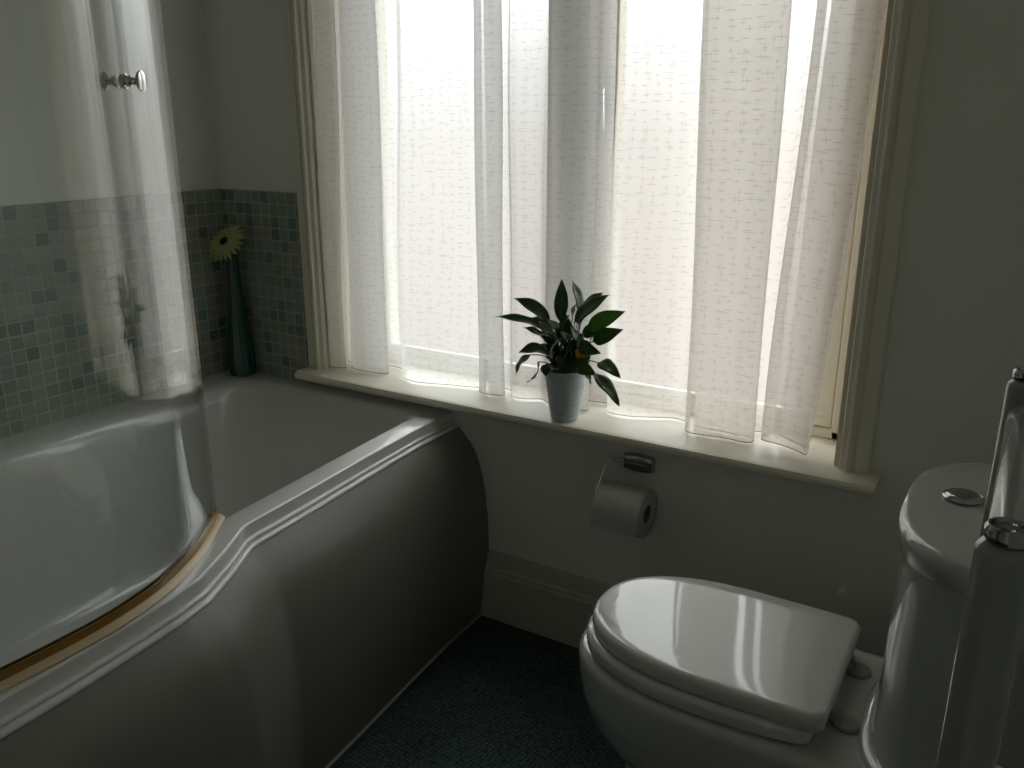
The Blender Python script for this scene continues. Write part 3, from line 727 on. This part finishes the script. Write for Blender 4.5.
LV = [((385, 275), (392, 110), 46, 0, .02, .03, 'leaf', .3), ((466, 245), (431, 116), 42, .02, .03, .05, 'leaf', .1),
      ((345, 280), (205, 184), 56, .0, -.02, .14, 'leaf', .6), ((330, 305), (138, 256), 40, .01, .0, .10, 'leaf', .3),
      ((440, 275), (575, 172), 58, .0, -.03, .06, 'leaf', .5), ((478, 232), (550, 163), 40, .02, .03, .1, 'leaf_light', .3),
      ((492, 303), (636, 236), 56, .0, .0, .12, 'leaf_light', .7), ((512, 352), (627, 306), 50, -.02, -.03, .12, 'leaf', .9),
      ((330, 345), (243, 298), 36, .01, .02, .1, 'leaf', .4), ((335, 395), (222, 396), 46, -.01, -.03, .28, 'leaf', .5),
      ((272, 402), (214, 476), 36, -.03, -.05, .15, 'leaf', .6), ((302, 430), (257, 508), 24, -.03, -.05, -.22, 'leaf', .4),
      ((530, 432), (617, 492), 46, -.02, -.04, .2, 'leaf', .6), ((512, 472), (612, 600), 46, -.04, -.055, .1, 'leaf', .7),
      ((455, 360), (540, 398), 46, -.04, -.05, .2, 'leaf', .8), ((450, 425), (522, 480), 50, -.05, -.06, .2, 'leaf', .8),
      ((440, 392), (502, 408), 30, -.035, -.05, .1, 'leaf_yellow', .8), ((480, 470), (502, 514), 18, -.04, -.055, .1, 'leaf', .2),
      ((400, 360), (330, 260), 48, -.02, .0, .1, 'leaf', .2), ((420, 380), (400, 235), 56, .01, .0, .05, 'leaf', .2),
      ((390, 340), (360, 440), 50, -.045, -.058, .2, 'leaf', .5), ((430, 330), (390, 432), 44, -.05, -.06, .2, 'leaf', .4), ((330, 440), (330, 486), 34, -.045, -.06, .15, 'leaf', .3),
      ((370, 360), (290, 318), 40, -.02, -.03, .15, 'leaf', .6), ((450, 320), (500, 240), 44, .0, .02, .1, 'leaf', .5), ((470, 330), (555, 285), 44, .01, .02, .1, 'leaf', .6),
      ((380, 400), (300, 365), 38, .0, -.02, .15, 'leaf', .7), ((360, 300), (262, 262), 34, .03, .03, .1, 'leaf', .5), ((430, 270), (455, 190), 40, .04, .05, .05, 'leaf', .2),
      ((440, 420), (380, 300), 50, -.03, -.02, .1, 'leaf', .3), ((470, 400), (420, 290), 46, -.03, -.01, .1, 'leaf', .3), ((400, 430), (455, 350), 46, -.04, -.04, .1, 'leaf', .3),
      ((500, 400), (470, 455), 46, -.04, -.05, .1, 'leaf', .5), ((360, 410), (330, 330), 40, -.01, .0, .1, 'leaf', .4), ((410, 450), (350, 390), 44, -.04, -.04, .1, 'leaf', .6),
      ((430, 440), (500, 430), 40, -.02, -.03, .15, 'leaf', .6), ((390, 330), (420, 250), 46, -.02, -.02, .1, 'leaf', .2), ((500, 350), (530, 320), 34, .02, .03, .1, 'leaf', .4),
      ((400, 455), (380, 400), 60, -.03, -.05, .1, 'leaf', .3), ((440, 460), (450, 400), 60, -.02, -.04, .1, 'leaf', .2), ((360, 450), (345, 400), 46, -.0, -.02, .1, 'leaf', .3)]
for _ in range(22):
    bx_, by_ = rnd.uniform(360, 460), rnd.uniform(380, 450)
    tx_, ty_ = bx_+rnd.uniform(-75, 75), by_-rnd.uniform(20, 120)
    d_ = rnd.uniform(-.035, .03)
    LV.append(((bx_, by_), (tx_, ty_), rnd.uniform(34, 50), d_*.6, d_, rnd.uniform(.05, .2), 'leaf', rnd.uniform(.1, .8)))
for (b, t, w, db, dt, ar, mt, tw) in LV:
    leaf(cp(*b, db), cp(*t, dt), w/3.84/860*2.45, ar, M[mt], twist=tw*.5*rnd.choice((1, 1, -1))+(.9 if abs(t[0]-b[0]) > abs(t[1]-b[1]) else 0), fold=.22)

# ---------------------------------------------------------------- vase and gerbera
vb = Vector((-1.924, -.047, .5562))
bm = bmesh.new()
vp = [(0, 0), (.031, 0), (.0365, .003), (.0385, .012), (.0370, .05), (.0325, .11), (.0265, .18), (.0200, .24), (.0165, .29), (.0155, .325), (.0165, .345), (.0155, .346), (.0142, .33), (.0148, .29), (.018, .24), (.022, .18), (.026, .11), (.029, .05), (.029, .012), (0, .010)]
vase = bpy.data.objects.new('tmp', None)
lathe(bm, vp, vb, n=12)
vase = obj('bottle_vase', bm, M['vase'], None, sharp=25); tag(vase, 'tall tapering dark green glass vase in the tiled corner of the bath', 'vase')
fc = at(225, 242, 1, -.080)
fl = empty('gerbera', (vb.x, vb.y, vb.z+.02)); tag(fl, 'lime green daisy like flower with dark centre standing in the green vase', 'flower')
fd = Vector((-.15, -.62, .75)).normalized()       # the face looks up and into the room
fd = (Vector((.05, -.75, .62))).normalized()
bm = bmesh.new(); tube(bm, catmull([vb+Vector((0, 0, .02)), vb+Vector((.002, 0, .2)), vb+Vector((0, -.002, .34)), fc-fd*.03+Vector((.008, .01, -.002)), fc-fd*.004], 7), .0027, 8)
obj('stem', bm, M['stem'], fl)
u = fd.orthogonal().normalized(); w_ = fd.cross(u)
bm = bmesh.new(); uvl = bm.loops.layers.uv.new('UVMap')
def petal(ang, L, wd, lift, r0):
    dr = u*math.cos(ang)+w_*math.sin(ang); sd = fd.cross(dr); rows = []
    for i in range(8):
        s = i/7; w = wd*.5*math.sin(PI*(.12+.80*s))**.7*(1 if i < 7 else .35)
        c = fc+dr*(r0+L*s)+fd*(lift*math.sin(PI*s*.6)-.010*s*s)
        rows.append([(c+sd*w*k+fd*.0015*(abs(k)), (k*.5+.5, s)) for k in (-1, 0, 1)])
    vs = [[bm.verts.new(p) for p, _ in r] for r in rows]
    for i in range(7):
        for k in range(2):
            f = bm.faces.new((vs[i][k], vs[i][k+1], vs[i+1][k+1], vs[i+1][k]))
            for l, (a, c_) in zip(f.loops, ((i, k), (i, k+1), (i+1, k+1), (i+1, k))): l[uvl].uv = rows[a][c_][1]
for k in range(22): petal(2*PI*k/22+rnd.uniform(-.05, .05), rnd.uniform(.051, .059), .0120, .003, .008)
for k in range(20): petal(2*PI*(k+.5)/20+rnd.uniform(-.05, .05), rnd.uniform(.038, .046), .0105, .008, .007)
for k in range(18): petal(2*PI*(k+.25)/18, .016, .006, .009, .008)
me = bpy.data.meshes.new('petals'); bm.to_mesh(me); bm.free(); o = bpy.data.objects.new('petals', me); C.objects.link(o); me.materials.append(M['petal'])
me.polygons.foreach_set('use_smooth', [True]*len(me.polygons)); o.parent = fl; o.location = -fl.location
sd = o.modifiers.new('solid', 'SOLIDIFY'); sd.thickness = .0005
bm = bmesh.new(); lathe(bm, [(.0, -.002), (.011, -.001), (.0135, .004), (.012, .008), (.007, .0105), (0, .0105)], fc, fd, 24); obj('flower_centre', bm, M['stamen'], fl)
bm = bmesh.new(); lathe(bm, [(.003, -.014), (.008, -.010), (.012, -.004), (.013, -.001), (0, -.001)], fc, fd, 24); obj('calyx', bm, M['stem'], fl)

# ---------------------------------------------------------------- light: the daylight outside
w = bpy.data.worlds.new('world'); SC.world = w; w.use_nodes = True
nt = w.node_tree; nt.nodes.clear()
out = N(nt, 'ShaderNodeOutputWorld'); bg = N(nt, 'ShaderNodeBackground')
tc = N(nt, 'ShaderNodeTexCoord'); sp = N(nt, 'ShaderNodeSeparateXYZ'); nt.links.new(tc.outputs['Generated'], sp.inputs[0])
cr = N(nt, 'ShaderNodeValToRGB'); e = cr.color_ramp.elements
e[0].position = .36; e[0].color = (.11, .095, .087, 1); e[1].position = .95; e[1].color = (.95, .98, 1.0, 1)
mm = e.new(.49); mm.color = (.165, .152, .145, 1); mm = e.new(.53); mm.color = (.22, .22, .22, 1); mm = e.new(.66); mm.color = (.70, .72, .73, 1)
nt.links.new(math_(nt, 'MULTIPLY_ADD', sp.outputs[2], .5, .5), cr.inputs[0]); nt.links.new(cr.outputs[0], bg.inputs[0])
bg.inputs[1].default_value = 7.3
nt.links.new(bg.outputs[0], out.inputs[0])
# sky portal over the window opening: tells the sampler where the daylight comes in, adds no light of its own
pl = bpy.data.lights.new('sky_portal', 'AREA'); pl.shape = 'RECTANGLE'; pl.size = WX1-WX0; pl.size_y = WZ1-WZ0; pl.cycles.is_portal = True
po = bpy.data.objects.new('sky_portal', pl); C.objects.link(po); po.location = ((WX0+WX1)/2, .24, (WZ0+WZ1)/2); po.rotation_euler = (-PI/2, 0, 0)

pl = bpy.data.lights.new('fill_door_portal', 'AREA'); pl.shape = 'RECTANGLE'; pl.size = DX1-DX0; pl.size_y = DH; pl.cycles.is_portal = True  # sampling portal over the added door gap, no light of its own
po = bpy.data.objects.new('fill_door_portal', pl); C.objects.link(po); po.location = ((DX0+DX1)/2, YB-.115, DH/2); po.rotation_euler = (PI/2, 0, 0)
SC.view_settings.view_transform = 'Standard'; SC.view_settings.look = 'None'
SC.view_settings.exposure = 0.0; SC.view_settings.gamma = 1; SC.view_settings.use_curve_mapping = False
cy = SC.cycles
cy.max_bounces = 14; cy.diffuse_bounces = 7; cy.glossy_bounces = 6; cy.transparent_max_bounces = 24; cy.transmission_bounces = 6
cy.use_denoising = True; cy.sample_clamp_indirect = 6; cy.caustics_reflective = False; cy.caustics_refractive = False
